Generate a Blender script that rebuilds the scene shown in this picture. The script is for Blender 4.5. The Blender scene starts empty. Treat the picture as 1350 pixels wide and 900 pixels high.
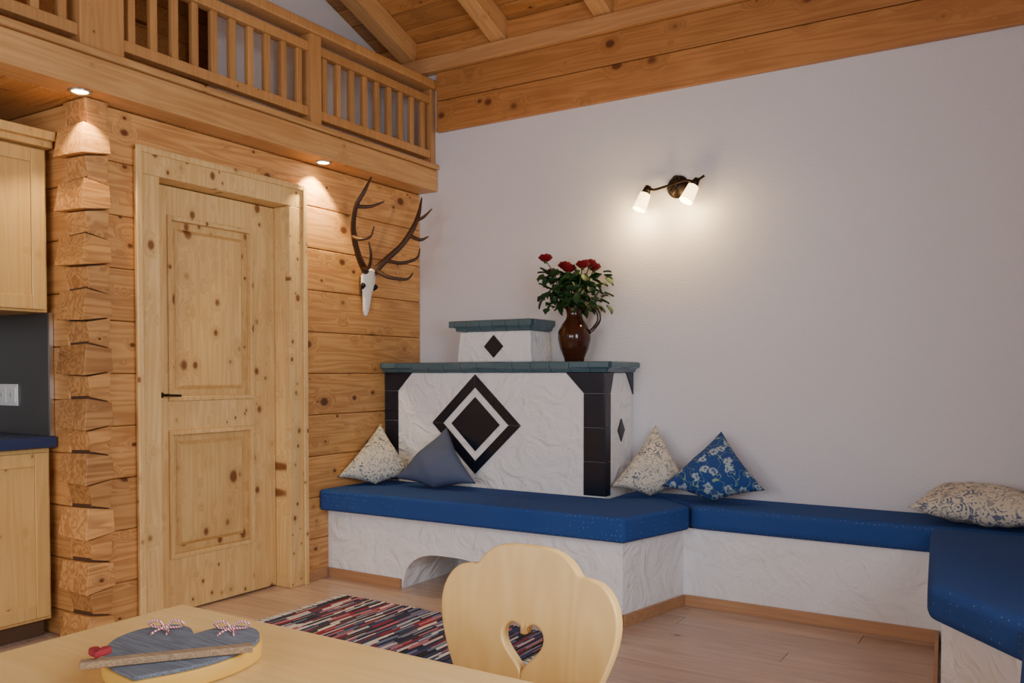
import bpy, bmesh, math, random
from mathutils import Vector, Matrix, noise as mnoise
random.seed(7)
scene = bpy.context.scene
R = math.radians

# ------------------------------------------------------------------ materials
def newmat(name):
    m = bpy.data.materials.new(name); m.use_nodes = True
    nt = m.node_tree; b = nt.nodes['Principled BSDF']
    return m, nt, b
def N(nt, t, **kw):
    n = nt.nodes.new(t)
    for k, v in kw.items(): setattr(n, k, v)
    return n
def L(nt, a, b): nt.links.new(a, b)
def col(c): return (c[0], c[1], c[2], 1.0)
def math_n(nt, op, a, b=None, c=None, clamp=False):
    n = N(nt, 'ShaderNodeMath', operation=op); n.use_clamp = clamp
    for i, v in enumerate((a, b, c)):
        if v is None: continue
        if isinstance(v, (int, float)): n.inputs[i].default_value = v
        else: L(nt, v, n.inputs[i])
    return n.outputs[0]
def mix_n(nt, fac, a, b, blend='MIX'):
    n = N(nt, 'ShaderNodeMix', data_type='RGBA', blend_type=blend)
    for sock, v in ((n.inputs[0], fac), (n.inputs[6], a), (n.inputs[7], b)):
        if isinstance(v, (int, float)): sock.default_value = v
        elif isinstance(v, tuple): sock.default_value = col(v)
        else: L(nt, v, sock)
    return n.outputs[2]
def maprange(nt, v, a, b, c, d, smooth=False):
    n = N(nt, 'ShaderNodeMapRange'); n.interpolation_type = 'SMOOTHSTEP' if smooth else 'LINEAR'
    L(nt, v, n.inputs[0])
    for i, x in enumerate((a, b, c, d)): n.inputs[i+1].default_value = x
    return n.outputs[0]
def mapping(nt, vec, scale, loc=(0,0,0)):
    n = N(nt, 'ShaderNodeMapping'); L(nt, vec, n.inputs[0])
    n.inputs['Scale'].default_value = scale; n.inputs['Location'].default_value = loc
    return n.outputs[0]
def noise_n(nt, vec, scale, detail=3, rough=.5, dist=0):
    n = N(nt, 'ShaderNodeTexNoise'); L(nt, vec, n.inputs['Vector'])
    n.inputs['Scale'].default_value = scale; n.inputs['Detail'].default_value = detail
    n.inputs['Roughness'].default_value = rough; n.inputs['Distortion'].default_value = dist
    return n.outputs['Fac']
def bump_n(nt, b, h, strength, dist=.01):
    n = N(nt, 'ShaderNodeBump'); n.inputs['Strength'].default_value = strength
    n.inputs['Distance'].default_value = dist
    L(nt, h, n.inputs['Height']); L(nt, n.outputs[0], b.inputs['Normal'])

def plain(name, c, rough=.5, metal=0, bump=None, var=0):
    m, nt, b = newmat(name)
    b.inputs['Base Color'].default_value = col(c); b.inputs['Roughness'].default_value = rough
    b.inputs['Metallic'].default_value = metal
    tc = N(nt, 'ShaderNodeTexCoord')
    if var:
        f = noise_n(nt, tc.outputs['Object'], 6, 4)
        c2 = tuple(x*(1-var) for x in c)
        L(nt, mix_n(nt, f, c, c2), b.inputs['Base Color'])
    if bump:
        h = noise_n(nt, tc.outputs['Object'], bump[0], 4, .6)
        bump_n(nt, b, h, bump[1], bump[2])
    return m

def wood(name, cd, cl, ck, grain=1, depth=0, kscale=6, krad=.1, kthr=.4, rough=.45, island=.25, gscale=1.0, dsq=.12, ringamt=.2, pins=True):
    m, nt, b = newmat(name)
    tc = N(nt, 'ShaderNodeTexCoord'); geo = N(nt, 'ShaderNodeNewGeometry')
    rnd = geo.outputs['Random Per Island']
    cx = N(nt, 'ShaderNodeCombineXYZ')
    for i, k in enumerate((37.0, 53.0, 71.0)): L(nt, math_n(nt, 'MULTIPLY', rnd, k), cx.inputs[i])
    va = N(nt, 'ShaderNodeVectorMath', operation='ADD'); L(nt, tc.outputs['Object'], va.inputs[0]); L(nt, cx.outputs[0], va.inputs[1])
    vec = va.outputs[0]
    def knots(ksc, thr, rad, loc):
        ks = [ksc]*3; ks[grain] = ksc*.75; ks[depth] = ksc*dsq
        vo = N(nt, 'ShaderNodeTexVoronoi', feature='F1'); L(nt, mapping(nt, vec, ks, loc), vo.inputs['Vector']); vo.inputs['Scale'].default_value = 1
        d = vo.outputs['Distance']
        sep = N(nt, 'ShaderNodeSeparateColor'); L(nt, vo.outputs['Color'], sep.inputs[0])
        exists = math_n(nt, 'GREATER_THAN', sep.outputs[0], thr)
        rr = math_n(nt, 'MULTIPLY_ADD', sep.outputs[1], .8, .5)
        dn = math_n(nt, 'DIVIDE', d, rr)
        return (math_n(nt, 'MULTIPLY', maprange(nt, dn, rad*.6, rad*1.25, 1, 0, True), exists),
                math_n(nt, 'MULTIPLY', maprange(nt, dn, 0, rad*3.4, 1, 0, True), exists))
    knot, halo = knots(kscale, kthr, krad, (0,0,0))
    if pins and krad > .02:
        k2, h2 = knots(kscale*1.9, .55, krad*.9, (3.3,1.7,5.1))
        knot = math_n(nt, 'MAXIMUM', knot, k2); halo = math_n(nt, 'MAXIMUM', halo, h2)
    gs = [11*gscale]*3; gs[grain] = .6*gscale
    gm = mapping(nt, vec, gs)
    off = N(nt, 'ShaderNodeVectorMath', operation='SCALE'); off.inputs[0].default_value = (.8, .8, .8); L(nt, halo, off.inputs['Scale'])
    ga = N(nt, 'ShaderNodeVectorMath', operation='ADD'); L(nt, gm, ga.inputs[0]); L(nt, off.outputs[0], ga.inputs[1])
    n1 = noise_n(nt, ga.outputs[0], 1.0, 2, .5, .2)
    rings = math_n(nt, 'SINE', math_n(nt, 'MULTIPLY', n1, 55.0))
    n2 = noise_n(nt, mapping(nt, ga.outputs[0], (5,5,5)), 1.0, 3, .6)
    n3 = noise_n(nt, mapping(nt, vec, (2.5,2.5,2.5)), 1.0, 2, .5)
    f = math_n(nt, 'ADD', math_n(nt, 'MULTIPLY_ADD', rings, ringamt, .5), math_n(nt, 'MULTIPLY_ADD', n2, .7, -.35))
    f = math_n(nt, 'ADD', f, math_n(nt, 'MULTIPLY_ADD', n3, .8, -.4), clamp=True)
    base = mix_n(nt, f, cd, cl)
    base = mix_n(nt, math_n(nt, 'MULTIPLY', halo, .4), base, tuple(x*.72 for x in cd))
    base = mix_n(nt, math_n(nt, 'MULTIPLY', knot, .95), base, ck)
    tone = math_n(nt, 'MULTIPLY_ADD', rnd, island, 1-island*.6)
    tv = N(nt, 'ShaderNodeCombineColor')
    for i in range(3): L(nt, tone, tv.inputs[i])
    base = mix_n(nt, 1.0, base, tv.outputs[0], 'MULTIPLY')
    L(nt, base, b.inputs['Base Color']); b.inputs['Roughness'].default_value = rough
    bump_n(nt, b, n2, .12, .004)
    return m

KN = (.12, .035, .01)
M_log = wood('pine_log', (.44,.19,.055), (.74,.41,.145), KN, grain=1, depth=0, kscale=6.5, krad=.13, kthr=.2, ringamt=.26)
M_logx = wood('pine_log_x', (.40,.165,.045), (.68,.36,.12), KN, grain=0, depth=1, kscale=6.5, krad=.12, kthr=.25)
M_block = wood('pine_endblock', (.34,.14,.04), (.68,.36,.125), KN, grain=1, depth=0, kscale=6.5, krad=.11, kthr=.5, island=.45, ringamt=.28)
M_doorw = wood('door_pine', (.64,.38,.135), (.84,.59,.26), (.20,.06,.015), grain=2, depth=0, kscale=9.5, krad=.15, kthr=.3, island=.1)
M_doorp = wood('door_panel_pine', (.62,.36,.12), (.82,.56,.235), (.20,.06,.015), grain=2, depth=0, kscale=8.5, krad=.18, kthr=.0, island=.1)
M_beam = wood('beam_pine', (.46,.22,.075), (.66,.38,.15), KN, grain=1, depth=0, kscale=6, krad=.09, kthr=.5)
M_rail = wood('railing_pine', (.42,.20,.065), (.58,.31,.115), KN, grain=2, depth=0, kscale=6, krad=.05, kthr=.8, island=.2)
M_fascia = wood('fascia_pine', (.36,.14,.035), (.58,.27,.085), KN, grain=0, depth=1, kscale=5.5, krad=.12, kthr=.25)
M_plate = wood('plate_pine', (.46,.22,.08), (.62,.34,.14), KN, grain=0, depth=1, kscale=5, krad=.06, kthr=.7)
M_ceil = wood('ceiling_pine', (.34,.135,.037), (.56,.27,.085), KN, grain=0, depth=2, kscale=6, krad=.12, kthr=.3)
M_rafter = wood('rafter_pine', (.46,.23,.085), (.64,.37,.155), KN, grain=1, depth=0, kscale=6, krad=.09, kthr=.5)
M_floor = wood('floor_larch', (.40,.265,.19), (.60,.44,.335), (.24,.12,.07), grain=0, depth=2, kscale=5, krad=.06, kthr=.5, rough=.28, island=.26)
M_base = wood('baseboard_wood', (.38,.19,.09), (.52,.29,.145), KN, grain=0, depth=1, kscale=5, krad=.03, kthr=.9)
M_table = wood('table_ash', (.64,.40,.14), (.74,.50,.205), (.5,.3,.1), grain=0, depth=2, kscale=3, krad=.001, kthr=.99, rough=.3, island=.05)
M_chair = wood('chair_ash', (.66,.40,.125), (.77,.52,.19), (.5,.3,.1), grain=2, depth=1, kscale=3, krad=.001, kthr=.99, rough=.32, island=.05, gscale=.8)
M_cab = wood('cabinet_pine', (.56,.33,.10), (.70,.45,.165), (.3,.12,.04), grain=2, depth=0, kscale=7, krad=.1, kthr=.5, island=.08)

M_wall = plain('white_plaster', (.735,.725,.755), .9, bump=(110,.6,.006))
M_stucco = plain('stove_plaster', (.84,.835,.845), .8)
nt = M_stucco.node_tree; b = nt.nodes['Principled BSDF']; tc = N(nt, 'ShaderNodeTexCoord')
h = noise_n(nt, tc.outputs['Object'], 6.5, 3, .5, 1.9); bump_n(nt, b, h, .7, .034)
M_black = plain('black_tile', (.009,.011,.022), .22, bump=(20,.1,.003))
M_teal = plain('blue_grey_glaze', (.09,.165,.20), .22, var=.35, bump=(12,.15,.004))
M_metal = plain('dark_bronze', (.035,.022,.016), .4, .8, var=.3)
M_handle = plain('black_iron', (.02,.02,.02), .4, .8)
M_whiteplastic = plain('white_plastic', (.82,.81,.78), .35)
M_chrome = plain('brushed_metal', (.6,.6,.6), .3, 1)
M_splash = plain('steel_backsplash', (.16,.155,.15), .32, .75)
M_counter = plain('blue_worktop', (.02,.035,.10), .3)
M_jug = plain('brown_glaze', (.055,.014,.006), .1, var=.5)
M_leaf = plain('leaf_green', (.025,.08,.018), .45, var=.4)
M_stem = plain('stem_green', (.04,.10,.02), .5)
M_rose = plain('rose_red', (.24,.002,.010), .5, var=.5)
M_bone = plain('bone_white', (.85,.83,.78), .6, bump=(25,.3,.01))
M_antler = plain('antler_brown', (.085,.036,.016), .5, var=.6, bump=(60,.5,.006))
M_tip = plain('antler_tip', (.45,.33,.2), .45)
M_heartgrey = wood('weathered_grey_wood', (.035,.042,.055), (.16,.18,.21), (.03,.03,.03), grain=0, depth=2, kscale=4, krad=.01, kthr=.9, rough=.8, gscale=7)
M_heartedge = plain('yellow_wood_edge', (.66,.36,.05), .6, var=.3)
M_stick = wood('driftwood', (.16,.10,.055), (.36,.24,.13), (.1,.05,.03), grain=0, depth=2, kscale=5, krad=.01, kthr=.9, rough=.8, gscale=5)
M_red = plain('red_felt', (.24,.008,.015), .8)
M_dark = plain('dark_wood_interior', (.10,.045,.018), .7, var=.3)
M_frame = plain('window_frame_wood', (.45,.24,.1), .5, var=.2)

def emis(name, c, s):
    m, nt, b = newmat(name)
    b.inputs['Base Color'].default_value = col(c); b.inputs['Emission Color'].default_value = col(c)
    b.inputs['Emission Strength'].default_value = s
    return m
M_glow = emis('frosted_glass_lit', (1,.72,.34), 6)
M_spot = emis('halogen_lit', (1,.75,.42), 25)

def upholstery():
    m, nt, b = newmat('blue_upholstery'); tc = N(nt, 'ShaderNodeTexCoord')
    v = N(nt, 'ShaderNodeTexVoronoi', feature='F1'); L(nt, tc.outputs['Object'], v.inputs['Vector'])
    v.inputs['Scale'].default_value = 42; v.inputs['Randomness'].default_value = .35
    dot = maprange(nt, v.outputs['Distance'], .10, .16, 1, 0)
    f = noise_n(nt, tc.outputs['Object'], 220, 3)
    f2 = noise_n(nt, tc.outputs['Object'], 5, 2)
    base = mix_n(nt, f, (.014,.045,.18), (.028,.083,.30))
    base = mix_n(nt, math_n(nt, 'MULTIPLY', f2, .4), base, (.036,.09,.29))
    L(nt, mix_n(nt, math_n(nt, 'MULTIPLY', dot, .5), base, (.18,.28,.52)), b.inputs['Base Color'])
    b.inputs['Roughness'].default_value = 1; b.inputs['Specular IOR Level'].default_value = .25
    bump_n(nt, b, f, .25, .003)
    return m
M_blue = upholstery()
def fabric_cream():
    m, nt, b = newmat('cream_patterned_fabric'); tc = N(nt, 'ShaderNodeTexCoord'); o = tc.outputs['Object']
    v = N(nt, 'ShaderNodeTexVoronoi', feature='F1'); L(nt, o, v.inputs['Vector']); v.inputs['Scale'].default_value = 16
    ring = math_n(nt, 'SINE', math_n(nt, 'MULTIPLY', v.outputs['Distance'], 30))
    n = noise_n(nt, o, 38, 3, .6, 1.5)
    s = math_n(nt, 'ADD', math_n(nt, 'MULTIPLY', ring, .08), n)
    f = maprange(nt, s, .53, .57, 0, 1)
    n2 = noise_n(nt, o, 9, 1)
    c = mix_n(nt, maprange(nt, n2, .45, .55, 0, 1), (.08,.11,.20), (.28,.28,.30))
    L(nt, mix_n(nt, math_n(nt, 'MULTIPLY', f, .9), (.64,.60,.49), c), b.inputs['Base Color']); b.inputs['Roughness'].default_value = .9
    return m
M_cream = fabric_cream()
def fabric_floral():
    m, nt, b = newmat('blue_floral_fabric'); tc = N(nt, 'ShaderNodeTexCoord'); o = tc.outputs['Object']
    nn = N(nt, 'ShaderNodeTexNoise'); L(nt, o, nn.inputs['Vector']); nn.inputs['Scale'].default_value = 45
    sc = N(nt, 'ShaderNodeVectorMath', operation='SCALE'); sc.inputs['Scale'].default_value = .05; L(nt, nn.outputs['Color'], sc.inputs[0])
    ad = N(nt, 'ShaderNodeVectorMath', operation='ADD'); L(nt, o, ad.inputs[0]); L(nt, sc.outputs[0], ad.inputs[1])
    v = N(nt, 'ShaderNodeTexVoronoi', feature='F1', voronoi_dimensions='2D'); L(nt, ad.outputs[0], v.inputs['Vector']); v.inputs['Scale'].default_value = 14
    d = v.outputs['Distance']
    petal = math_n(nt, 'MULTIPLY', maprange(nt, d, .25, .31, 1, 0), maprange(nt, d, .10, .14, .2, 1))
    n = noise_n(nt, o, 18, 1, .4, .6)
    vine = maprange(nt, math_n(nt, 'ABSOLUTE', math_n(nt, 'SUBTRACT', n, .5)), .006, .014, 1, 0)
    base = mix_n(nt, vine, (.012,.055,.23), (.22,.36,.22))
    L(nt, mix_n(nt, math_n(nt, 'MULTIPLY', petal, .75), base, (.42,.52,.52)), b.inputs['Base Color']); b.inputs['Roughness'].default_value = .9
    return m
M_floral = fabric_floral()
M_slate = plain('slate_blue_fabric', (.075,.10,.18), .9, bump=(300,.2,.002))
def rugmat():
    m, nt, b = newmat('rag_rug_weave'); tc = N(nt, 'ShaderNodeTexCoord')
    s = N(nt, 'ShaderNodeSeparateXYZ'); L(nt, tc.outputs['Object'], s.inputs[0])
    ix = math_n(nt, 'FLOOR', math_n(nt, 'MULTIPLY', s.outputs[0], 95))
    w = N(nt, 'ShaderNodeTexWhiteNoise', noise_dimensions='1D'); L(nt, ix, w.inputs['W'])
    iy = math_n(nt, 'FLOOR', math_n(nt, 'ADD', math_n(nt, 'MULTIPLY', s.outputs[1], 7), math_n(nt, 'MULTIPLY', w.outputs[0], 9)))
    cx = N(nt, 'ShaderNodeCombineXYZ'); L(nt, ix, cx.inputs[0]); L(nt, iy, cx.inputs[1])
    w2 = N(nt, 'ShaderNodeTexWhiteNoise', noise_dimensions='2D'); L(nt, cx.outputs[0], w2.inputs['Vector'])
    r = N(nt, 'ShaderNodeValToRGB'); r.color_ramp.interpolation = 'CONSTANT'; L(nt, w2.outputs[0], r.inputs[0])
    cols = [(.015,.02,.05),(.03,.05,.12),(.26,.02,.04),(.55,.50,.48),(.015,.015,.015),(.14,.17,.27),(.42,.16,.2),(.05,.04,.05),(.68,.62,.56),(.17,.03,.06),(.02,.03,.07)]
    e = r.color_ramp.elements
    e[0].position = 0; e[0].color = col(cols[0]); e[1].position = 1/len(cols); e[1].color = col(cols[1])
    for i in range(2, len(cols)):
        x = e.new(i/len(cols)); x.color = col(cols[i])
    L(nt, r.outputs[0], b.inputs['Base Color']); b.inputs['Roughness'].default_value = .95
    return m
M_rug = rugmat()
def twine():
    m, nt, b = newmat('red_white_twine'); tc = N(nt, 'ShaderNodeTexCoord')
    w = N(nt, 'ShaderNodeTexWave'); w.inputs['Scale'].default_value = 110; w.bands_direction = 'DIAGONAL'; L(nt, tc.outputs['Object'], w.inputs['Vector'])
    L(nt, mix_n(nt, math_n(nt, 'GREATER_THAN', w.outputs['Fac'], .5), (.7,.6,.55), (.4,.02,.03)), b.inputs['Base Color'])
    return m
M_twine = twine()

# ------------------------------------------------------------------ mesh builder
def catmull(pts, n=6):
    out = []; P = [Vector(p) for p in pts]
    for i in range(len(P)-1):
        p0 = P[i-1] if i > 0 else P[i]*2-P[i+1]; p1 = P[i]; p2 = P[i+1]
        p3 = P[i+2] if i+2 < len(P) else P[i+1]*2-P[i]
        for k in range(n):
            t = k/n
            out.append(.5*((2*p1)+(-p0+p2)*t+(2*p0-5*p1+4*p2-p3)*t*t+(-p0+3*p1-3*p2+p3)*t*t*t))
    out.append(P[-1]); return out
class MB:
    def __init__(s): s.bm = bmesh.new(); s.mats = []; s.M = Matrix()
    def mi(s, m):
        if m not in s.mats: s.mats.append(m)
        return s.mats.index(m)
    def v(s, p): return s.bm.verts.new(s.M @ Vector(p))
    def f(s, vs, mat, smooth=False):
        try: fc = s.bm.faces.new(vs)
        except ValueError: return
        fc.material_index = s.mi(mat); fc.smooth = smooth
    def prism(s, a, b_, mat, smooth=False):
        A = [s.v(p) for p in a]; B = [s.v(p) for p in b_]; n = len(A)
        s.f(A[::-1], mat); s.f(B, mat)
        for i in range(n): s.f([A[i], A[(i+1) % n], B[(i+1) % n], B[i]], mat, smooth)
    def box(s, x0, x1, y0, y1, z0, z1, mat):
        s.prism([(x0,y0,z0),(x1,y0,z0),(x1,y1,z0),(x0,y1,z0)], [(x0,y0,z1),(x1,y0,z1),(x1,y1,z1),(x0,y1,z1)], mat)
    def plan(s, pts, z0, z1, mat):
        s.prism([(x,y,z0) for x, y in pts], [(x,y,z1) for x, y in pts], mat)
    def front(s, pts, y0, y1, mat):
        s.prism([(x,y0,z) for x, z in pts], [(x,y1,z) for x, z in pts], mat)
    def tube(s, pts, rad, mat, seg=8, n=5, closed=False):
        P = catmull(pts, n) if n > 1 else [Vector(p) for p in pts]
        if isinstance(rad, (int, float)): rad = [rad]*len(pts)
        rings = []; up = Vector((0.31,0.17,0.93)).normalized()
        for i, p in enumerate(P):
            t = (P[min(i+1, len(P)-1)]-P[max(i-1, 0)])
            t = t.normalized() if t.length > 1e-9 else Vector((0,0,1))
            a = up - t*up.dot(t)
            if a.length < 1e-4: a = t.orthogonal()
            a.normalize(); c = t.cross(a); up = a
            u = i/(len(P)-1)*(len(rad)-1); k = min(int(u), len(rad)-2); r = rad[k]+(rad[k+1]-rad[k])*(u-k)
            rings.append([s.v(p+(a*math.cos(q)+c*math.sin(q))*r) for q in [2*math.pi*j/seg for j in range(seg)]])
        for i in range(len(rings)-1):
            for j in range(seg): s.f([rings[i][j], rings[i][(j+1)%seg], rings[i+1][(j+1)%seg], rings[i+1][j]], mat, True)
        s.f(rings[0][::-1], mat); s.f(rings[-1], mat)
    def lathe(s, prof, mat, seg=32, caps=True):
        rings = []
        for r, z in prof: rings.append([s.v((r*math.cos(2*math.pi*j/seg), r*math.sin(2*math.pi*j/seg), z)) for j in range(seg)])
        for i in range(len(rings)-1):
            for j in range(seg): s.f([rings[i][j], rings[i][(j+1)%seg], rings[i+1][(j+1)%seg], rings[i+1][j]], mat, True)
        if caps: s.f(rings[0][::-1], mat); s.f(rings[-1], mat)
    def cyl(s, p0, p1, r, mat, seg=16, r2=None):
        s.tube([p0, p1], [r, r if r2 is None else r2], mat, seg, 1)
    def grid(s, fn, nu, nv, mat, smooth=True):
        V = [[s.v(fn(i/nu, j/nv)) for j in range(nv+1)] for i in range(nu+1)]
        for i in range(nu):
            for j in range(nv): s.f([V[i][j], V[i+1][j], V[i+1][j+1], V[i][j+1]], mat, smooth)
    def finish(s, name, bevel=0, seg=2, parent=None, M=None, merge=False, angle=40, recalc=True):
        if merge: bmesh.ops.remove_doubles(s.bm, verts=s.bm.verts, dist=1e-5)
        if recalc: bmesh.ops.recalc_face_normals(s.bm, faces=s.bm.faces)
        me = bpy.data.meshes.new(name); s.bm.to_mesh(me); s.bm.free()
        for m in s.mats: me.materials.append(m)
        o = bpy.data.objects.new(name, me); scene.collection.objects.link(o)
        if M is not None: o.matrix_world = M
        if bevel:
            md = o.modifiers.new('bevel', 'BEVEL'); md.width = bevel; md.segments = seg; md.limit_method = 'ANGLE'; md.angle_limit = R(angle)
            md.use_clamp_overlap = True
            for p in me.polygons: p.use_smooth = True
            wn = o.modifiers.new('wn', 'WEIGHTED_NORMAL'); wn.keep_sharp = True
        if parent: o.parent = parent
        return o
def empty(name, loc=(0,0,0)):
    e = bpy.data.objects.new(name, None); scene.collection.objects.link(e); e.location = loc; e.empty_display_size = .1; return e

RX = 3.95      # right wall
BY = -6.5      # back wall
LX = -2.5
PITCH = R(20); RZ0 = 3.34
RIDGE = -3.25

# ------------------------------------------------------------------ room shell
m = MB()
y = 0.0
while y > BY-.01:
    x = LX - random.random()*1.5
    while x < RX:
        x2 = x + random.choice((2.0, 2.6, 3.2))
        if x2 > LX: m.box(max(x, LX)+.0008, min(x2, RX)-.0008, y-.1384, y, -.03, 0, M_floor)
        x = x2
    y -= .14
m.box(LX, RX, BY-.2, 0, -.08, -.031, M_dark)
m.finish('floor', bevel=.0018, seg=1)

m = MB(); m.box(LX, RX+.2, 0, .15, -.03, 3.6, M_wall); m.finish('wall_north')
def wall_x(name, x0, x1, y0, y1, z1, wins, mat):
    m = MB(); ys = y0
    for (a, b_, c, d) in sorted(wins):
        m.box(x0, x1, ys, a, -.03, z1, mat); m.box(x0, x1, a, b_, -.03, c, mat); m.box(x0, x1, a, b_, d, z1, mat); ys = b_
    m.box(x0, x1, ys, y1, -.03, z1, mat); return m.finish(name)
WR = (-3.9, -2.5, .9, 2.25)
wall_x('wall_east', RX, RX+.2, BY, 0, 4.7, [WR], M_wall)
m = MB(); WB = [(.4, 1.7, .9, 2.3), (2.2, 3.5, .9, 2.3)]; xs = LX
for a, b_, c, d in WB:
    m.box(xs, a, BY-.2, BY, -.03, 4.7, M_wall); m.box(a, b_, BY-.2, BY, -.03, c, M_wall); m.box(a, b_, BY-.2, BY, d, 4.7, M_wall); xs = b_
m.box(xs, RX+.2, BY-.2, BY, -.03, 4.7, M_wall); m.finish('wall_south')
m = MB(); m.box(LX-.15, LX, BY, 0, -.03, 4.7, M_wall); m.finish('wall_west')
def winframe(name, pts_fn, w, h):
    m = MB(); t = .06
    for a, b_, c, d in ((0, t, 0, h), (w-t, w, 0, h), (t, w-t, 0, t), (t, w-t, h-t, h), (w/2-t/2, w/2+t/2, t, h-t)):
        p = [pts_fn(a, c, 0), pts_fn(b_, c, 0), pts_fn(b_, d, 0), pts_fn(a, d, 0)]
        q = [pts_fn(a, c, 1), pts_fn(b_, c, 1), pts_fn(b_, d, 1), pts_fn(a, d, 1)]
        m.prism(p, q, M_frame)
    m.finish(name, bevel=.004)
winframe('window_1', lambda u, v, k: (RX+.06+.06*k, WR[0]+u, WR[2]+v), WR[1]-WR[0], WR[3]-WR[2])
for i, w_ in enumerate(WB): winframe('window_%d' % (i+2), lambda u, v, k, w_=w_: (w_[0]+u, BY-.12+.06*k, w_[2]+v), w_[1]-w_[0], w_[3]-w_[2])

def slope(name, flip):
    m = MB(); Ls = abs(RIDGE)/math.cos(PITCH); n = int(Ls/.145)+1
    for i in range(n):
        a = i*.145; b_ = min(a+.142, Ls+.02)
        m.box(LX, RX+.15, -b_, -a, 0, .03, M_ceil)
    m.box(LX, RX+.15, -Ls-.02, 0, .031, .06, M_dark)
    M = Matrix.Translation((0, 0, RZ0)) @ Matrix.Rotation(-PITCH, 4, 'X')
    if flip:
        M = Matrix.Translation((0, 2*RIDGE, 0)) @ Matrix.Scale(-1, 4, (0,1,0)) @ M
        for v in m.bm.verts: v.co = M @ v.co
        return m.finish(name, bevel=.006, seg=1)
    return m.finish(name, bevel=.006, seg=1, M=M)
slope('ceiling', False); slope('ceiling_rear', True)
m = MB(); Ls = abs(RIDGE)/math.cos(PITCH)
for x in (-1.48, -.77, -.06, .65, 1.36, 2.07, 2.78, 3.49):
    m.box(x-.055, x+.055, -Ls+.03, -.0, -.13, -.002, M_rafter)
m.finish('ceiling_rafters', bevel=.005, M=Matrix.Translation((0, 0, RZ0)) @ Matrix.Rotation(-PITCH, 4, 'X'))
m = MB()
m.box(.16, RX, -.035, -.001, 2.74, 2.935, M_fascia); m.box(.16, RX, -.035, -.001, 2.939, 3.12, M_fascia)
m.box(LX, RX, -.07, -.001, 3.122, 3.215, M_plate)
m.box(LX, RX, -.03, -.001, 3.217, 3.34, M_fascia)
m.finish('trim_1', bevel=.004)

# ------------------------------------------------------------------ log wall with corner joint
LH = .236; LE = -2.245
m = MB()
for i in range(10):
    z0 = i*LH; z1 = z0+LH-.0015
    if z0 >= 2.12: m.box(-.12, 0, LE, -.001, z0, z1, M_log); continue
    m.box(-.12, 0, -1.17, -.001, z0, z1, M_log)
    m.box(-.12, 0, LE, -2.02, z0, z1, M_log)
m.box(-.12, 0, -2.02, -1.17, 2.105, 2.12, M_log)
for i in range(11):
    z0 = max(0, i*LH-LH/2); z1 = min(i*LH+LH/2, 2.36)-.0015
    m.box(-1.6, -.121, -2.34, -2.21, z0, z1, M_logx)
m.finish('wall_log', bevel=.009)
# dovetailed log ends: every course is a block whose bed joints slope alternately
m = MB(); H = .118; far = -2.248
for k in range(20):
    z0 = k*H+.0025; z1 = (k+1)*H-.0025; ev = k % 2 == 0
    d0 = 0 if k == 0 else .012; d1 = 0 if k == 19 else .012
    if ev: px, ay, bx, sg = .062, -2.385, -.150, 1
    else:  px, ay, bx, sg = .044, -2.355, -.122, -1
    e0 = .0 if ev else .022; e1 = .022 if ev else .0
    A = [(bx,ay+e0,z0-sg*d0*.4),(px-e0*.6,ay+e0,z0-sg*d0),(px-e0*.6,far,z0+sg*d0*.7),(bx,far,z0)]
    B = [(bx,ay+e1,z1+sg*d1*.4),(px-e1*.6,ay+e1,z1+sg*d1),(px-e1*.6,far,z1-sg*d1*.7),(bx,far,z1)]
    m.prism(A, B, M_block)
m.box(-.12, .02, -2.335, far-.001, 0, 2.358, M_dark)
m.finish('trim_log_corner_joint', bevel=.003)

# ------------------------------------------------------------------ door
dr = empty('door_1')
m = MB()
T = .035
m.box(.001, T, -2.10, -1.99, 0, 2.09, M_doorw); m.box(.001, T, -1.19, -1.08, 0, 2.09, M_doorw); m.box(.001, T, -2.10, -1.08, 2.09, 2.20, M_doorw)
m.box(T, T+.012, -2.115, -2.085, 0, 2.215, M_doorw); m.box(T, T+.012, -1.095, -1.065, 0, 2.215, M_doorw); m.box(T, T+.012, -2.085, -1.095, 2.185, 2.215, M_doorw)
m.box(-.13, 0, -2.018, -1.99, 0, 2.09, M_doorw); m.box(-.13, 0, -1.19, -1.172, 0, 2.09, M_doorw); m.box(-.13, 0, -1.99, -1.19, 2.09, 2.104, M_doorw)
m.finish('door_frame', bevel=.004, parent=dr)
m = MB(); X0, X1 = -.125, -.08
ya, yb = -1.987, -1.193; pa, pb = -1.87, -1.345
m.box(X0, X1, ya, pa, .008, 2.085, M_doorw); m.box(X0, X1, pb, yb, .008, 2.085, M_doorw)
for z0, z1 in ((.008, .27), (.90, 1.045), (1.945, 2.085)): m.box(X0, X1, pa, pb, z0, z1, M_doorw)
for z0, z1 in ((.27, .90), (1.045, 1.945)):
    m.box(X0, X1-.022, pa, pb, z0, z1, M_doorp)
    w = .022
    for (a, b_, c, e) in ((pa, pa+w, z0, z1), (pb-w, pb, z0, z1), (pa+w, pb-w, z0, z0+w), (pa+w, pb-w, z1-w, z1)):
        m.box(X1-.022, X1+.010, a, b_, c, e, M_doorw)
    q = .055; yy0, yy1, c, e = pa+q, pb-q, z0+q, z1-q
    m.prism([(X1-.022,yy0,c),(X1-.022,yy1,c),(X1-.022,yy1,e),(X1-.022,yy0,e)],
            [(X1-.002,yy0+.02,c+.02),(X1-.002,yy1-.02,c+.02),(X1-.002,yy1-.02,e-.02),(X1-.002,yy0+.02,e-.02)], M_doorp)
m.finish('door_leaf', bevel=.003, parent=dr)
m = MB()
m.cyl((X1, -1.91, 1.075), (X1+.006, -1.91, 1.075), .014, M_handle)
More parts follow.
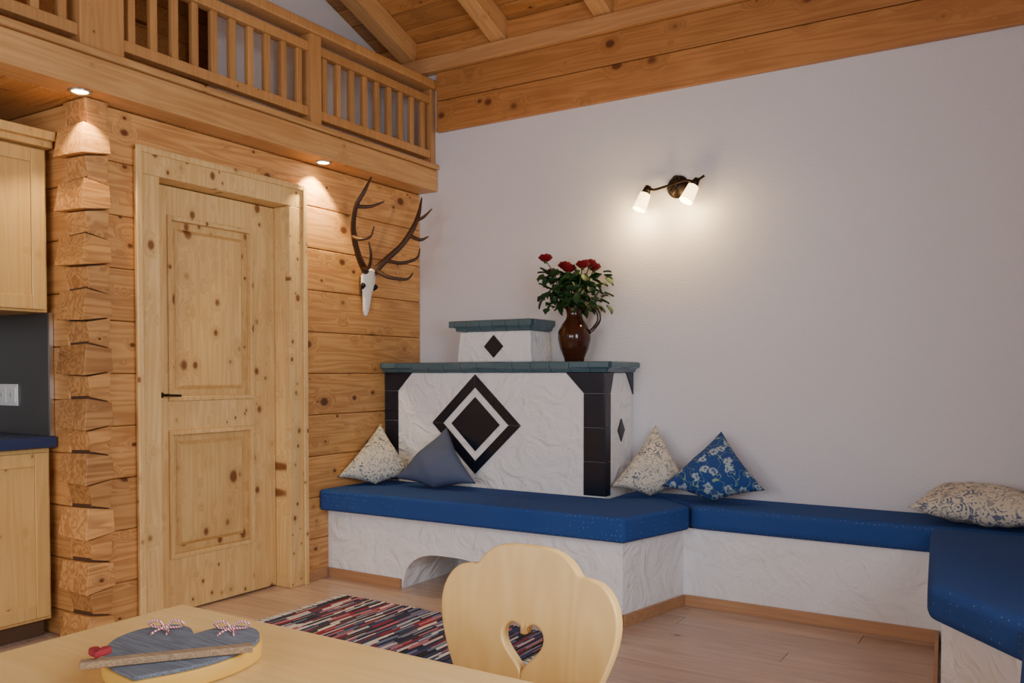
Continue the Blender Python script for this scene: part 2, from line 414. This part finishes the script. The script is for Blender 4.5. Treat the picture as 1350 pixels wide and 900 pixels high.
m.tube([(X1, -1.91, 1.075), (X1+.045, -1.91, 1.075), (X1+.05, -1.895, 1.075), (X1+.05, -1.835, 1.072)], [.007, .007, .007, .006], M_handle)
m.finish('door_handle', parent=dr)

# ------------------------------------------------------------------ gallery
m = MB()
m.box(.0, .15, BY, -.002, 2.362, 2.50, M_beam)
m.box(-.02, .165, BY, -.002, 2.502, 2.535, M_beam)
m.finish('gallery_beam', bevel=.008)
m = MB()
yy = -.002
while yy > BY:
    m.box(LX, -.002, max(yy-.138, BY), yy, 2.362, 2.385, M_logx); yy -= .14
m.box(LX, -.022, BY, -.002, 2.386, 2.52, M_dark)
m.finish('loft_floor', bevel=.003, seg=1)
rl = empty('gallery_railing'); m = MB()
def section(y0, y1, nb):
    m.box(.07, .125, y0, y1, 2.575, 2.625, M_rail)
    m.box(.07, .125, y0, y1, 2.925, 2.975, M_rail)
    for i in range(nb):
        c = y0+(y1-y0)*(i+.5)/nb
        m.box(.082, .112, c-.018, c+.018, 2.625, 2.925, M_rail)
m.box(.05, .14, -1.125, -1.045, 2.536, 3.02, M_rail)
m.box(.06, .13, -.05, -.004, 2.536, 3.02, M_rail)
m.box(.05, .14, -2.43, -2.23, 2.536, 3.02, M_rail)
m.box(.05, .14, -3.75, -3.67, 2.536, 3.02, M_rail)
section(-1.045, -.05, 9); section(-2.23, -1.125, 10); section(-3.67, -2.43, 11); section(-5.0, -3.75, 11); section(-6.49, -5.0, 13)
m.finish('balusters', bevel=.004, parent=rl)
m = MB(); m.box(.035, .155, BY, -.003, 3.02, 3.075, M_rail); m.finish('handrail', bevel=.01, parent=rl)
m = MB(); YL = -1.35
m.prism([(-.42,YL,2.521),(-.34,YL,2.521),(-.34,-.002,2.521),(-.42,-.002,2.521)],
        [(-.42,YL,3.335-YL*math.tan(PITCH)),(-.34,YL,3.335-YL*math.tan(PITCH)),(-.34,-.002,3.335),(-.42,-.002,3.335)], M_wall)
m.finish('wall_loft')
m = MB()
zz = 2.521
while zz < 4.4:
    m.box(-.95, -.88, BY, -.002, zz, min(zz+.158, 4.4), M_fascia); zz += .16
m.finish('wall_loft_wood', bevel=.004)

for i, yy in enumerate((-2.40, -.98)):
    m = MB(); m.M = Matrix.Translation((.085, yy, 2.362))
    m.lathe([(.032, 0), (.046, 0), (.048, -.004), (.044, -.008), (.034, -.006), (.032, 0)], M_chrome, caps=False)
    m.lathe([(.0315, -.004), (.0315, -.0005)], M_spot)
    m.finish('recessed_downlight')
    ld = bpy.data.lights.new('downlight_lamp', 'SPOT'); ld.energy = 46 if i else 24; ld.color = (1, .74, .36); ld.spot_size = R(92); ld.spot_blend = .45; ld.shadow_soft_size = .015
    lo = bpy.data.objects.new('downlight_spot', ld); scene.collection.objects.link(lo); lo.location = (.10, yy, 2.345); lo.rotation_euler = (0, R(14 if i else 4), 0)

# ------------------------------------------------------------------ kitchen
kt = empty('kitchen_cabinet')
m = MB()
m.box(-.83, -.25, -4.6, -2.36, .08, .85, M_cab); m.box(-.80, -.29, -4.6, -2.37, 0, .08, M_dark)
m.box(-.83, -.25, -4.6, -2.36, 1.45, 2.17, M_cab)
for i in range(4):
    a = -2.38-i*.5; b_ = a-.49
    for z0, z1 in ((.10, .83), (1.46, 2.16)):
        m.box(-.25, -.232, b_, a, z0, z1, M_cab)
        for (p, q, c, e) in ((b_, b_+.06, z0, z1), (a-.06, a, z0, z1), (b_+.06, a-.06, z0, z0+.06), (b_+.06, a-.06, z1-.06, z1)):
            m.box(-.232, -.222, p, q, c, e, M_cab)
m.box(-.83, -.20, -4.6, -2.355, 2.17, 2.20, M_cab); m.box(-.83, -.18, -4.6, -2.352, 2.20, 2.24, M_cab)
m.finish('cabinet_body', bevel=.004, parent=kt)
m = MB(); m.box(-.83, -.21, -4.6, -2.345, .85, .90, M_counter); m.finish('worktop', bevel=.006, parent=kt)
m = MB(); m.box(-.83, -.25, -2.359, -2.343, .901, 1.449, M_splash); m.box(-.83, -.815, -4.6, -2.36, .901, 1.449, M_splash)
m.box(-.25, -.238, -2.361, -2.343, .901, 1.449, M_chrome); m.finish('backsplash', parent=kt)
m = MB(); m.box(-1.0, -.847, -6.4, -2.345, 0, 2.36, M_wall); m.finish('wall_kitchen')
m = MB()
m.box(-.66, -.50, -2.366, -2.36, 1.03, 1.13, M_whiteplastic)
for c in (-.62, -.54): m.box(c-.032, c+.032, -2.372, -2.366, 1.045, 1.115, M_whiteplastic); m.box(c-.006, c+.006, -2.374, -2.372, 1.07, 1.09, M_chrome)
m.finish('wall_outlet', bevel=.003)

# ------------------------------------------------------------------ benches
m = MB(); BZ = .395
m.box(.001, .55, -.87, -.001, 0, BZ, M_stucco)
for i in range(24):
    x0 = .55+.65*i/24; x1 = .55+.65*(i+1)/24
    zz = lambda x: .21*max(0, 1-abs((x-.875)/.325)**3.2)**.5
    m.prism([(x0,-.87,zz(x0)),(x1,-.87,zz(x1)),(x1,-.36,zz(x1)),(x0,-.36,zz(x0))], [(x0,-.87,BZ),(x1,-.87,BZ),(x1,-.36,BZ),(x0,-.36,BZ)], M_stucco)
m.box(.55, 1.2, -.36, -.001, 0, BZ, M_stucco)
m.plan([(1.2,-.87),(1.87,-.87),(1.975,-.36),(1.975,-.001),(1.2,-.001)], 0, BZ, M_stucco)
m.plan([(1.975,-.36),(3.16,-.36),(RX-.001,-.36),(RX-.001,-.001),(1.975,-.001)], 0, BZ, M_stucco)
m.plan([(3.16,-.36),(3.26,-1.50),(3.54,-1.84),(3.54,-2.38),(RX-.001,-2.38),(RX-.001,-.36)], 0, BZ, M_stucco)
def strip(p0, p1, h=.055, t=.014, n=(0,-1)):
    p0 = Vector(p0); p1 = Vector(p1); dd = (p1-p0).normalized(); nn = Vector((dd.y, -dd.x))
    if nn.dot(Vector(n)) < 0: nn = -nn
    q0 = p0+nn*t; q1 = p1+nn*t
    m.plan([tuple(p0), tuple(p1), tuple(q1), tuple(q0)], .0005, h, M_base)
strip((.002,-.871),(.55,-.871)); strip((1.2,-.871),(1.873,-.871)); strip((1.873,-.871),(1.976,-.372), n=(1,0)); strip((1.99,-.361),(3.15,-.361)); strip((3.148,-.37),(3.248,-1.50), n=(-1,0)); strip((3.25,-1.505),(3.53,-1.845), n=(-1,0)); strip((3.53,-1.85),(3.53,-2.37), n=(-1,0))
m.finish('masonry_bench')
def cushion(name, pts):
    m = MB(); m.plan(pts, .397, .517, M_blue); return m.finish(name, bevel=.035, seg=5, angle=30)
cushion('bench_cushion', [(.006,-.95),(1.90,-.925),(2.03,-.42),(1.60,-.012),(1.562,-.012),(1.562,-.385),(.006,-.385)])
cushion('bench_cushion', [(2.047,-.41),(3.94,-.41),(3.94,-.012),(1.632,-.012)])
cushion('bench_cushion', [(3.115,-.418),(3.94,-.418),(3.94,-2.41),(3.49,-2.41),(3.49,-1.86),(3.22,-1.52)])
m = MB(); m.box(.0, .016, -1.06, -.888, 0, .06, M_base); m.box(.0, .016, -2.24, -2.12, 0, .06, M_base); m.finish('baseboard_west', bevel=.003)

m = MB(); m.box(.075, .155, -.878, -.8705, .285, .365, M_whiteplastic); m.box(.086, .144, -.883, -.878, .296, .354, M_whiteplastic)
m.finish('light_switch', bevel=.002)

# ------------------------------------------------------------------ tiled stove
st = empty('tiled_stove'); SY = -.36; SX = 1.53
m = MB(); m.box(.001, SX, SY, -.001, .397, 1.185, M_stucco)
U = [(.475,-.25),(1.005,-.25),(1.005,-.001),(.475,-.001)]; U2 = [(.49,-.24),(.99,-.24),(.99,-.001),(.49,-.001)]
m.prism([(x,y,1.246) for x, y in U], [(x,y,1.432) for x, y in U2], M_stucco)
m.finish('stove_body', bevel=.012, seg=3, parent=st)
m = MB()
F = SY-.007
def fr(pts, y0=SY, y1=F): m.front(pts, y0, y1, M_black)
def diamond_ring(cx, cz, ro, ri, k):
    o = [(cx+ro,cz),(cx,cz+ro*k),(cx-ro,cz),(cx,cz-ro*k)]; i_ = [(cx+ri,cz),(cx,cz+ri*k),(cx-ri,cz),(cx,cz-ri*k)]
    for a in range(4):
        b_ = (a+1) % 4
        def lerp(p, q, t): return (p[0]+(q[0]-p[0])*t, p[1]+(q[1]-p[1])*t)
        for t0, t1 in ((.002, .498), (.502, .998)):
            fr([lerp(o[a], o[b_], t0), lerp(o[a], o[b_], t1), lerp(i_[a], i_[b_], t1), lerp(i_[a], i_[b_], t0)])
DX, DZ = .69, .882
diamond_ring(DX, DZ, .315, .232, .93)
r = .172; k = .93
fr([(DX+r,DZ),(DX,DZ+r*k),(DX-r,DZ),(DX,DZ-r*k)])
zt = 1.184
CZ = ((.518, .701), (.7022, .886), (.8872, 1.071))
for (s_, e_) in CZ:
    fr([(SX-.125, s_), (SX, s_), (SX, e_), (SX-.125, e_)]); fr([(.004, s_), (.11, s_), (.11, e_), (.004, e_)])
fr([(SX-.125, 1.0722), (SX, 1.0722), (SX, zt), (SX-.235, zt)]); fr([(.004, 1.0722), (.11, 1.0722), (.22, zt), (.004, zt)])
def sd(pts): m.prism([(SX,y,z) for y, z in pts], [(SX+.007,y,z) for y, z in pts], M_black)
for (s_, e_) in CZ: sd([(F, s_), (SY+.06, s_), (SY+.06, e_), (F, e_)])
sd([(F, 1.0722), (SY+.06, 1.0722), (SY+.10, zt), (F, zt)])
sd([(-.002, 1.06), (-.002, zt), (-.10, zt)]); sd([(-.002, .518), (-.03, .518), (-.002, .60)])
sd([(-.16, .80), (-.115, .865), (-.16, .93), (-.205, .865)])
cx = .745; cz = 1.34; r = .068
m.front([(cx+r,cz),(cx,cz+r),(cx-r,cz),(cx,cz-r)], -.2445, -.254, M_black)
m.finish('black_tiles', bevel=.002, parent=st)
m = MB()
def cornice(x0, x1, yf, zb, zt, over, n):
    w = (x1+over-x0)/n; h = zt-zb
    prof = [(0,0),(-over*.35,0),(-over*.55,h*.3),(-over,h*.45),(-over,h*.92),(-over*.8,h),(.06,h),(.06,0)]
    for i in range(n):
        a = x0+i*w+.0015; b_ = x0+(i+1)*w-.0015
        A = [(a, yf+p, zb+q) for p, q in prof]; B = [(b_ if i < n-1 else min(b_, b_-p-over), yf+p, zb+q) for p, q in prof]
        m.prism(A, B, M_teal)
    ns = max(1, round(abs(yf)/w)); ws = abs(yf)/ns
    for i in range(ns):
        a = yf+i*ws+.0015; b_ = yf+(i+1)*ws-.0015 if i < ns-1 else -.001
        m.prism([(x1-p if p <= 0 else x1-.06, a, zb+q) for p, q in prof], [(x1-p if p <= 0 else x1-.06, b_, zb+q) for p, q in prof], M_teal)
    m.box(x0, x1-.05, yf+.05, -.001, zb+.004, zt-.001, M_teal)
cornice(.001, SX, SY-.004, 1.187, 1.245, .045, 13)
cornice(.475, .99, -.245, 1.433, 1.497, .035, 6)
m.box(.437, .474, -.28, -.001, 1.456, 1.496, M_teal)
m.finish('glazed_cornice', bevel=.004, parent=st)

# ------------------------------------------------------------------ jug with roses
JX, JY, JZ = 1.26, -.2, 1.246
jr = empty('jug_of_roses')
m = MB(); m.M = Matrix.Translation((JX, JY, JZ))
prof = [(.048,0),(.056,.004),(.058,.02),(.080,.07),(.094,.13),(.092,.17),(.072,.21),(.050,.24),(.044,.26),(.046,.285),(.056,.308),(.052,.310),(.040,.285),(.038,.25)]
m.lathe(prof, M_jug, 40)
m.tube([(.044,.0,.295),(.08,.02,.315),(.125,.035,.29),(.135,.04,.235),(.11,.03,.19),(.088,.015,.165)], [.011,.012,.012,.012,.011,.010], M_jug, 10)
m.finish('ceramic_jug', parent=jr)
m = MB()
cr = Vector((.848,.53,0)); cf = Vector((-.53,.848,0))
heads = [(-.165,.0,.575),(-.055,.02,.535),(-.035,-.06,.51),(.085,0,.545),(.115,.05,.53),(-.12,.06,.50),(.04,-.07,.53)]
random.seed(9)
for (a, b_, h) in heads:
    P = cr*a+cf*b_
    base = Vector((JX, JY, JZ)); top = base+P+Vector((0,0,h))
    m.tube([base+Vector((0,0,.2)), base+P*.15+Vector((0,0,.3)), base+P*.7+Vector((0,0,h-.08)), top], .0035, M_stem, 6)
    for lay, (rr, n, hh) in enumerate(((.011,3,.040),(.020,4,.044),(.029,5,.039),(.035,6,.028))):
        for q in range(n):
            ph = 2*math.pi*(q+.37*lay)/n+random.random()*.3; wd = 2*math.pi/n*.72
            def fn(u, v, ph=ph, wd=wd, rr=rr, hh=hh, top=top):
                an = ph+(u-.5)*2*wd*.75; rad = rr*(.35+.75*v**.6)+.003*v*v
                return top+Vector((rad*math.cos(an), rad*math.sin(an), -.014+hh*v*(1-.25*(2*u-1)**2)+.004))
            m.grid(fn, 5, 4, M_rose)
    m.tube([top+Vector((0,0,-.02)), top+Vector((0,0,-.006))], [.006,.014], M_stem, 8, 1)
random.seed(11)
for i in range(230):
    a = random.gauss(0, .075); b_ = random.gauss(0, .055); h = random.uniform(.30, .50)
    a = max(-.15, min(.15, a*(.5+h))) *1.15
    c = Vector((JX, JY, JZ+h))+cr*a+cf*b_
    dirv = (cr*a*3+cf*b_*3+Vector((random.uniform(-.5,.5), random.uniform(-.5,.5), random.uniform(-.7,.5)))).normalized()
    sd_ = dirv.cross(Vector((random.uniform(-.4,.4), random.uniform(-.4,.4), 1))).normalized(); up_ = sd_.cross(dirv)
    ln = random.uniform(.045, .068); wd = ln*.42
    def fl(u, v, c=c, dirv=dirv, sd_=sd_, up_=up_, ln=ln, wd=wd):
        return c+dirv*ln*u+sd_*wd*(v-.5)*2*math.sin(math.pi*min(1, u**.8))*1.0+up_*(-.012*u*u+.010*abs(v-.5)*2)
    m.grid(fl, 5, 2, M_leaf)
for v in m.bm.verts:
    if v.co.y > -.012: v.co.y = -.012
m.finish('roses', parent=jr, recalc=False)

# ------------------------------------------------------------------ pillows
def pillow(name, corners, th, mat, center, wdir, lean, seed=0, roll=0):
    m = MB(); n = 28; C = [Vector((c[0], c[1])) for c in corners]; cen = sum(C, Vector((0,0)))/4
    for side in (1, -1):
        def fn(u, v):
            p = C[0]*(1-u)*(1-v)+C[1]*u*(1-v)+C[2]*u*v+C[3]*(1-u)*v
            s, t = 2*u-1, 2*v-1
            pin = 1-.09*((1-s*s)*t**4+(1-t*t)*s**4)
            p = cen+(p-cen)*pin
            hgt = th*.5*max(0, (1-s*s)*(1-t*t))**.5
            fade = max(0, (1-s**6)*(1-t**6))
            w = (mnoise.noise(Vector((p.x*8+seed, p.y*8, side)))*.022+mnoise.noise(Vector((p.x*22+seed, p.y*14, side)))*.008)*fade
            bend = -.05*(t if t > 0 else 0)*max(0, s)
            return (p.x, p.y, side*(hgt+w*.8)+bend)
        m.grid(fn, n, n, mat)
    o = m.finish(name, merge=True)
    wd = Vector(wdir+(0,)).normalized(); nrm = Vector((wd.y, -wd.x, 0))
    up = (Vector((0,0,1))*math.cos(lean) - nrm*math.sin(lean)).normalized(); nn = wd.cross(up)
    M = Matrix((wd, up, nn)).transposed().to_4x4(); M = Matrix.Translation(center) @ M @ Matrix.Rotation(roll, 4, 'Z')
    o.matrix_world = M; return o
KT = lambda w, h, px=0, lz=.05: [(0, .0), (w/2, lz), (px, h), (-w/2, lz)]
ZC = .52
pillow('patterned_throw_pillow', KT(.44, .40, .06, .05), .15, M_cream, (.17,-.65,ZC+.005), (.62,.70), R(24), 1)
pillow('slate_blue_throw_pillow', KT(.54, .39, -.03, .04), .15, M_slate, (.56,-.60,ZC+.005), (.99,.10), R(24), 2)
pillow('patterned_throw_pillow', KT(.42, .40, .05, .05), .16, M_cream, (1.745,-.25,ZC+.005), (.86,.5), R(16), 3)
pillow('blue_floral_throw_pillow', KT(.52, .39, .03, .07), .17, M_floral, (2.09,-.27,ZC+.005), (.97,.22), R(20), 4)
o = pillow('patterned_throw_pillow', [(-.27,-.18),(.27,-.20),(.27,.18),(-.25,.18)], .16, M_cream, (3.31,-.235,ZC+.088), (1,.0), R(82), 5, R(-8))

# ------------------------------------------------------------------ wall lamp
LXc, LZc = 1.80, 2.205
lm = empty('wall_lamp')
m = MB()
m.M = Matrix.Translation((LXc, 0, LZc)) @ Matrix.Rotation(R(90), 4, 'X')
m.lathe([(.0,.001),(.062,.001),(.064,.006),(.058,.016),(.030,.026),(.018,.032),(.0,.034)], M_metal, 32, caps=False)
m.M = Matrix()
Y = -.065
m.cyl((LXc,-.03,LZc), (LXc,Y,LZc), .008, M_metal)
m.tube([(LXc-.155,Y,LZc+.008),(LXc-.12,Y,LZc-.012),(LXc-.06,Y,LZc-.004),(LXc,Y,LZc+.006),(LXc+.06,Y,LZc+.018),(LXc+.12,Y,LZc+.008),(LXc+.17,Y,LZc+.03)], .007, M_metal, 8)
for s_ in (1, -1):
    pts = [(LXc+s_*(.008+.024*(1-t)*math.cos(t*9)), Y-.004, LZc+s_*.028+.024*(1-t)*math.sin(t*9)) for t in [i/14 for i in range(15)]]
    m.tube(pts, .004, M_metal, 6, 2)
shades = [((LXc-.155,Y,LZc+.0), Vector((-.28,-.25,-.93))), ((LXc+.125,Y,LZc+.008), Vector((-.28,-.35,-.80)))]
m2 = MB()
for p, dv in shades:
    p = Vector(p); dv.normalize()
    m.cyl(p-dv*.012, p+dv*.03, .017, M_metal, 16, .024)
    m.cyl(p+dv*.028, p+dv*.034, .027, M_metal)
    a = p+dv*.032
    Mx = dv.to_track_quat('Z', 'Y').to_matrix().to_4x4(); m2.M = Matrix.Translation(a) @ Mx
    m2.lathe([(.022,0),(.030,.004),(.033,.05),(.037,.098),(.034,.098),(.030,.05),(.026,.006)], M_glow, 24, caps=False)
    m2.lathe([(.0,.012),(.012,.02),(.016,.05),(.010,.075),(.0,.08)], M_glow, 16, caps=False)
    ld = bpy.data.lights.new('lamp_bulb', 'POINT'); ld.energy = 6.0; ld.color = (1, .68, .30); ld.shadow_soft_size = .03
    lo = bpy.data.objects.new('bulb', ld); scene.collection.objects.link(lo); lo.location = p+dv*.16+Vector((0,-.02,0)); lo.parent = lm
m.finish('bracket', parent=lm); m2.finish('glass_shades', parent=lm)

# ------------------------------------------------------------------ antlers
an = empty('deer_antler_trophy')
m = MB()
def skull(u, v):
    z = 1.80-.27*v
    prof = [(.0,.034),(.12,.062),(.3,.060),(.42,.046),(.5,.038),(.7,.031),(.9,.023),(1,.008)]
    for i in range(len(prof)-1):
        if prof[i][0] <= v <= prof[i+1][0]:
            t = (v-prof[i][0])/(prof[i+1][0]-prof[i][0]); w = prof[i][1]+(prof[i+1][1]-prof[i][1])*t
    a = 2*math.pi*u
    return (.014+.045*(.5+.5*math.cos(a))*(1-.45*v)+.02*(1-v), -.57+w*math.sin(a), z)
m.grid(skull, 24, 20, M_bone)
for s_ in (1, -1):
    m.tube([(.045, -.57+s_*.052, 1.725), (.060, -.57+s_*.055, 1.705), (.045, -.57+s_*.052, 1.685)], [.004,.016,.004], M_handle, 8)
    m.tube([(.05,-.57+s_*.02,1.78),(.06,-.57+s_*.035,1.80)], [.016,.024], M_bone, 10, 1)
m.box(.002, .014, -.60, -.54, 1.66, 1.76, M_dark)
m.finish('skull', parent=an)
m = MB()
def tine(pts, rad):
    rad = [r_*1.2 for r_ in rad]
    m.tube(pts, rad, M_antler, 10, 6); m.tube([Vector(pts[-1])*1.0, Vector(pts[-1])+(Vector(pts[-1])-Vector(pts[-2]))*.10], [rad[-1], .001], M_tip, 8, 1)
tine([(.06,-.605,1.79),(.10,-.71,1.87),(.15,-.81,2.0),(.22,-.865,2.12),(.27,-.85,2.20),(.28,-.80,2.29)], [.019,.015,.014,.013,.010,.004])
tine([(.075,-.645,1.815),(.17,-.70,1.80),(.24,-.76,1.86),(.25,-.79,1.93)], [.012,.009,.007,.003])
tine([(.14,-.80,1.97),(.20,-.81,1.945),(.27,-.80,1.955),(.30,-.80,2.01)], [.011,.009,.006,.003])
tine([(.22,-.865,2.12),(.29,-.82,2.12),(.35,-.77,2.15)], [.010,.008,.003])
tine([(.06,-.535,1.79),(.10,-.476,1.865),(.16,-.39,1.965),(.20,-.33,2.07),(.20,-.27,2.17),(.19,-.225,2.28)], [.019,.016,.014,.014,.011,.004])
tine([(.075,-.52,1.80),(.16,-.51,1.76),(.24,-.44,1.75),(.26,-.40,1.79)], [.012,.010,.007,.003])
tine([(.10,-.47,1.87),(.20,-.44,1.85),(.27,-.38,1.88),(.28,-.36,1.94)], [.011,.009,.007,.003])
tine([(.19,-.35,2.03),(.26,-.33,2.0),(.30,-.30,2.02)], [.011,.009,.003])
tine([(.20,-.29,2.13),(.25,-.28,2.15),(.28,-.24,2.20)], [.010,.008,.003])
m.finish('antlers', parent=an)

# ------------------------------------------------------------------ rug
m = MB(); rx0, rx1, ry0, ry1 = .42, 1.74, -1.75, -1.16
nx = 264
def rg(u, v):
    x = rx0+(rx1-rx0)*u; yy = ry0+(ry1-ry0)*v
    edge = .006*mnoise.noise(Vector((x*12, v*2, 0)))*(1 if v in (0, 1) else 0)
    return (x, yy+edge, .010+.0022*math.sin(u*nx*math.pi/2)+.003*mnoise.noise(Vector((x*5, yy*5, 3))))
m.grid(rg, nx, 20, M_rug)
m.box(rx0+.002, rx1-.002, ry0+.004, ry1-.004, .001, .006, M_rug)
for xe, sg in ((rx0, -1), (rx1, 1)):
    for i in range(34):
        yy = ry0+(ry1-ry0)*(i+.5)/34; dy = random.uniform(-.012, .012)
        m.tube([(xe-sg*.004, yy, .008), (xe+sg*.025, yy+dy*.5, .007), (xe+sg*.055, yy+dy, .004)], [.003,.0025,.002], M_whiteplastic if i % 2 else M_cream, 5, 2)
m.finish('rag_rug')

# ------------------------------------------------------------------ dining table
tb = empty('dining_table'); m = MB()
tx0, tx1, ty0, ty1 = 2.165, 3.10, -5.0, -3.48
m.box(tx0, tx1, ty0, ty1, .715, .75, M_table)
m.finish('table_top', bevel=.006, seg=3, parent=tb)
m = MB()
m.box(tx0+.10, tx1-.10, ty0+.10, ty0+.125, .62, .714, M_table); m.box(tx0+.10, tx1-.10, ty1-.125, ty1-.10, .62, .714, M_table)
m.box(tx0+.10, tx0+.125, ty0+.125, ty1-.125, .62, .714, M_table); m.box(tx1-.125, tx1-.10, ty0+.125, ty1-.125, .62, .714, M_table)
for x in (tx0+.09, tx1-.16):
    for yy in (ty0+.09, ty1-.16):
        m.prism([(x+.01,yy+.01,0),(x+.06,yy+.01,0),(x+.06,yy+.06,0),(x+.01,yy+.06,0)], [(x,yy,.7145),(x+.07,yy,.7145),(x+.07,yy+.07,.7145),(x,yy+.07,.7145)], M_table)
m.finish('legs_and_apron', bevel=.004, parent=tb)

# ------------------------------------------------------------------ chair
ch = empty('dining_chair')
CX, CY = 2.685, -3.08
def curve_plate(name, outline, hole, thick, mat, Mw, parent, bev=.004):
    cu = bpy.data.curves.new(name, 'CURVE'); cu.dimensions = '2D'; cu.fill_mode = 'BOTH'; cu.extrude = thick/2-bev; cu.bevel_depth = bev; cu.bevel_resolution = 2; cu.offset = -bev
    for pts in ([outline] + ([hole] if hole else [])):
        sp = cu.splines.new('POLY'); sp.points.add(len(pts)-1)
        for i, p in enumerate(pts): sp.points[i].co = (p[0], p[1], 0, 1)
        sp.use_cyclic_u = True
    ob = bpy.data.objects.new(name+'_tmp', cu); scene.collection.objects.link(ob)
    dg = bpy.context.evaluated_depsgraph_get(); me = bpy.data.meshes.new_from_object(ob.evaluated_get(dg))
    bpy.data.objects.remove(ob)
    me.materials.clear(); me.materials.append(mat); me.name = name
    me.transform(Mw)
    o = bpy.data.objects.new(name, me); scene.collection.objects.link(o)
    if parent: o.parent = parent
    return o
half = [(0,.850),(.045,.848),(.080,.837),(.102,.818),(.115,.803),(.135,.801),(.162,.792),(.186,.765),(.197,.725),(.192,.68),(.175,.63),(.150,.58),(.120,.53),(.096,.49),(.085,.455)]
hs = catmull([(a, b_, 0) for a, b_ in half], 5)
out = [(p.x, p.y) for p in hs] + [(-p.x, p.y) for p in hs[::-1]][:-1]
def heart(cx, cy, w, h, n=40):
    r = []
    for i in range(n):
        t = 2*math.pi*i/n
        r.append((cx+w/2*math.sin(t)**3, cy+h/2*((13*math.cos(t)-5*math.cos(2*t)-2*math.cos(3*t)-math.cos(4*t))/14.5)))
    return r
Mb = Matrix.Translation((CX, CY-.045, .455)) @ Matrix.Rotation(R(-7), 4, 'X') @ Matrix.Translation((0,0,-.455)) @ Matrix.Rotation(R(90), 4, 'X')
curve_plate('back_panel', out, heart(0, .662, .092, .094), .026, M_chair, Mb, ch)
seat = []
for i in range(32):
    t = 2*math.pi*i/32; c, s_ = math.cos(t), math.sin(t)
    x = .205*math.copysign(abs(c)**.55, c)*(1-.08*(1 if s_ > 0 else 0)*abs(s_)); yv = .20*math.copysign(abs(s_)**.55, s_); seat.append((x, yv))
curve_plate('seat', seat, None, .032, M_chair, Matrix.Translation((CX, CY-.19, .438)), ch)
m = MB()
for sx in (-1, 1):
    for sy in (-1, 1):
        m.tube([(CX+sx*.20, CY-.19+sy*.20, 0), (CX+sx*.13, CY-.19+sy*.13, .424)], [.013, .02], M_chair, 10, 1)
m.box(CX-.17, CX+.17, CY-.36, CY-.33, .400, .422, M_chair); m.box(CX-.17, CX+.17, CY-.07, CY-.04, .400, .422, M_chair)
m.finish('legs', parent=ch)

# ------------------------------------------------------------------ heart decoration on table
hd = empty('wooden_heart_decoration')
hc = Vector((2.46,-3.715,0)); Mh = Matrix.Translation((hc.x, hc.y, .7505)) @ Matrix.Rotation(R(29), 4, 'Z')
def dheart(w, h):
    pts = [(0,.30),(.10,.44),(.25,.5),(.42,.40),(.5,.18),(.44,-.08),(.27,-.32),(.0,-.52)]
    c = catmull([(a, b_, 0) for a, b_ in pts], 5)
    r = [(p.x*w, p.y*h) for p in c]; return r + [(-a, b_) for a, b_ in r[::-1]][1:-1]
curve_plate('heart_edge', dheart(.222, .235), None, .024, M_heartedge, Mh @ Matrix.Translation((0,0,.0125)), hd, .003)
curve_plate('heart_face', dheart(.216, .229), None, .006, M_heartgrey, Mh @ Matrix.Translation((0,0,.0276)), hd, .001)
m = MB(); p0 = Vector((2.43,-3.84,.783)); p1 = Vector((2.57,-3.665,.783))
dv = (p1-p0).normalized(); nv = Vector((-dv.y, dv.x, 0))
m.M = Matrix.Translation((p0+p1)/2) @ Matrix(((dv.x,nv.x,0,0),(dv.y,nv.y,0,0),(0,0,1,0),(0,0,0,1)))
m.box(-.112, .112, -.009, .009, -.001, .009, M_stick)
m.M = Matrix()
m.finish('stick', bevel=.002, parent=hd)
curve_plate('red_heart', heart(0, 0, .030, .028), None, .010, M_red, Matrix.Translation((2.435,-3.815,.799)) @ Matrix.Rotation(R(40), 4, 'Z'), hd, .003)
m = MB()
for bx_ in (-.052, .052):
    c = Mh @ Vector((bx_, .085, .034))
    for s_ in (-1, 1):
        q = cr*s_
        m.tube([c, c+q*.012+Vector((0,0,.011)), c+q*.026+Vector((0,0,.008)), c+q*.021+cf*.006+Vector((0,0,.0)), c], .0021, M_twine, 6, 5)
        m.tube([c, c+q*.008-cf*.012, c+q*.012-cf*.026+Vector((0,0,-.002))], .0016, M_twine, 6, 4)
    m.tube([c-cf*.004, c+cf*.004], [.0035,.0035], M_twine, 8, 1)
m.finish('twine_bows', parent=hd)

# ------------------------------------------------------------------ lights
def area(name, loc, rot, sx, sy, e, c):
    ld = bpy.data.lights.new(name, 'AREA'); ld.shape = 'RECTANGLE'; ld.size = sx; ld.size_y = sy; ld.energy = e; ld.color = c
    o = bpy.data.objects.new(name, ld); scene.collection.objects.link(o); o.location = loc; o.rotation_euler = rot; return o
DAY = (.90, .93, 1.0)
area('daylight_east', (RX+.25, (WR[0]+WR[1])/2, 1.6), (0, R(90), 0), 1.3, 1.35, 76, DAY)
for i, w_ in enumerate(WB): area('daylight_south', ((w_[0]+w_[1])/2, BY-.25, 1.6), (R(90), 0, 0), 1.3, 1.35, 52, DAY)
area('kitchen_lamp', (-.1, -4.4, 2.34), (0, 0, 0), .3, .3, 14, (1,.78,.5))
wd = bpy.data.worlds.new('World'); scene.world = wd; wd.use_nodes = True
bg = wd.node_tree.nodes['Background']; bg.inputs[0].default_value = (.68,.78,1,1); bg.inputs[1].default_value = .6

# ------------------------------------------------------------------ camera
cam = bpy.data.cameras.new('Camera'); co = bpy.data.objects.new('Camera', cam); scene.collection.objects.link(co)
co.location = (3.53, -4.5, 1.18); co.rotation_euler = (R(90-1.4), 0, R(32))
cam.sensor_width = 36; cam.lens = 36*1126/1350; cam.shift_y = 69.5/1350; cam.clip_start = .05
scene.camera = co
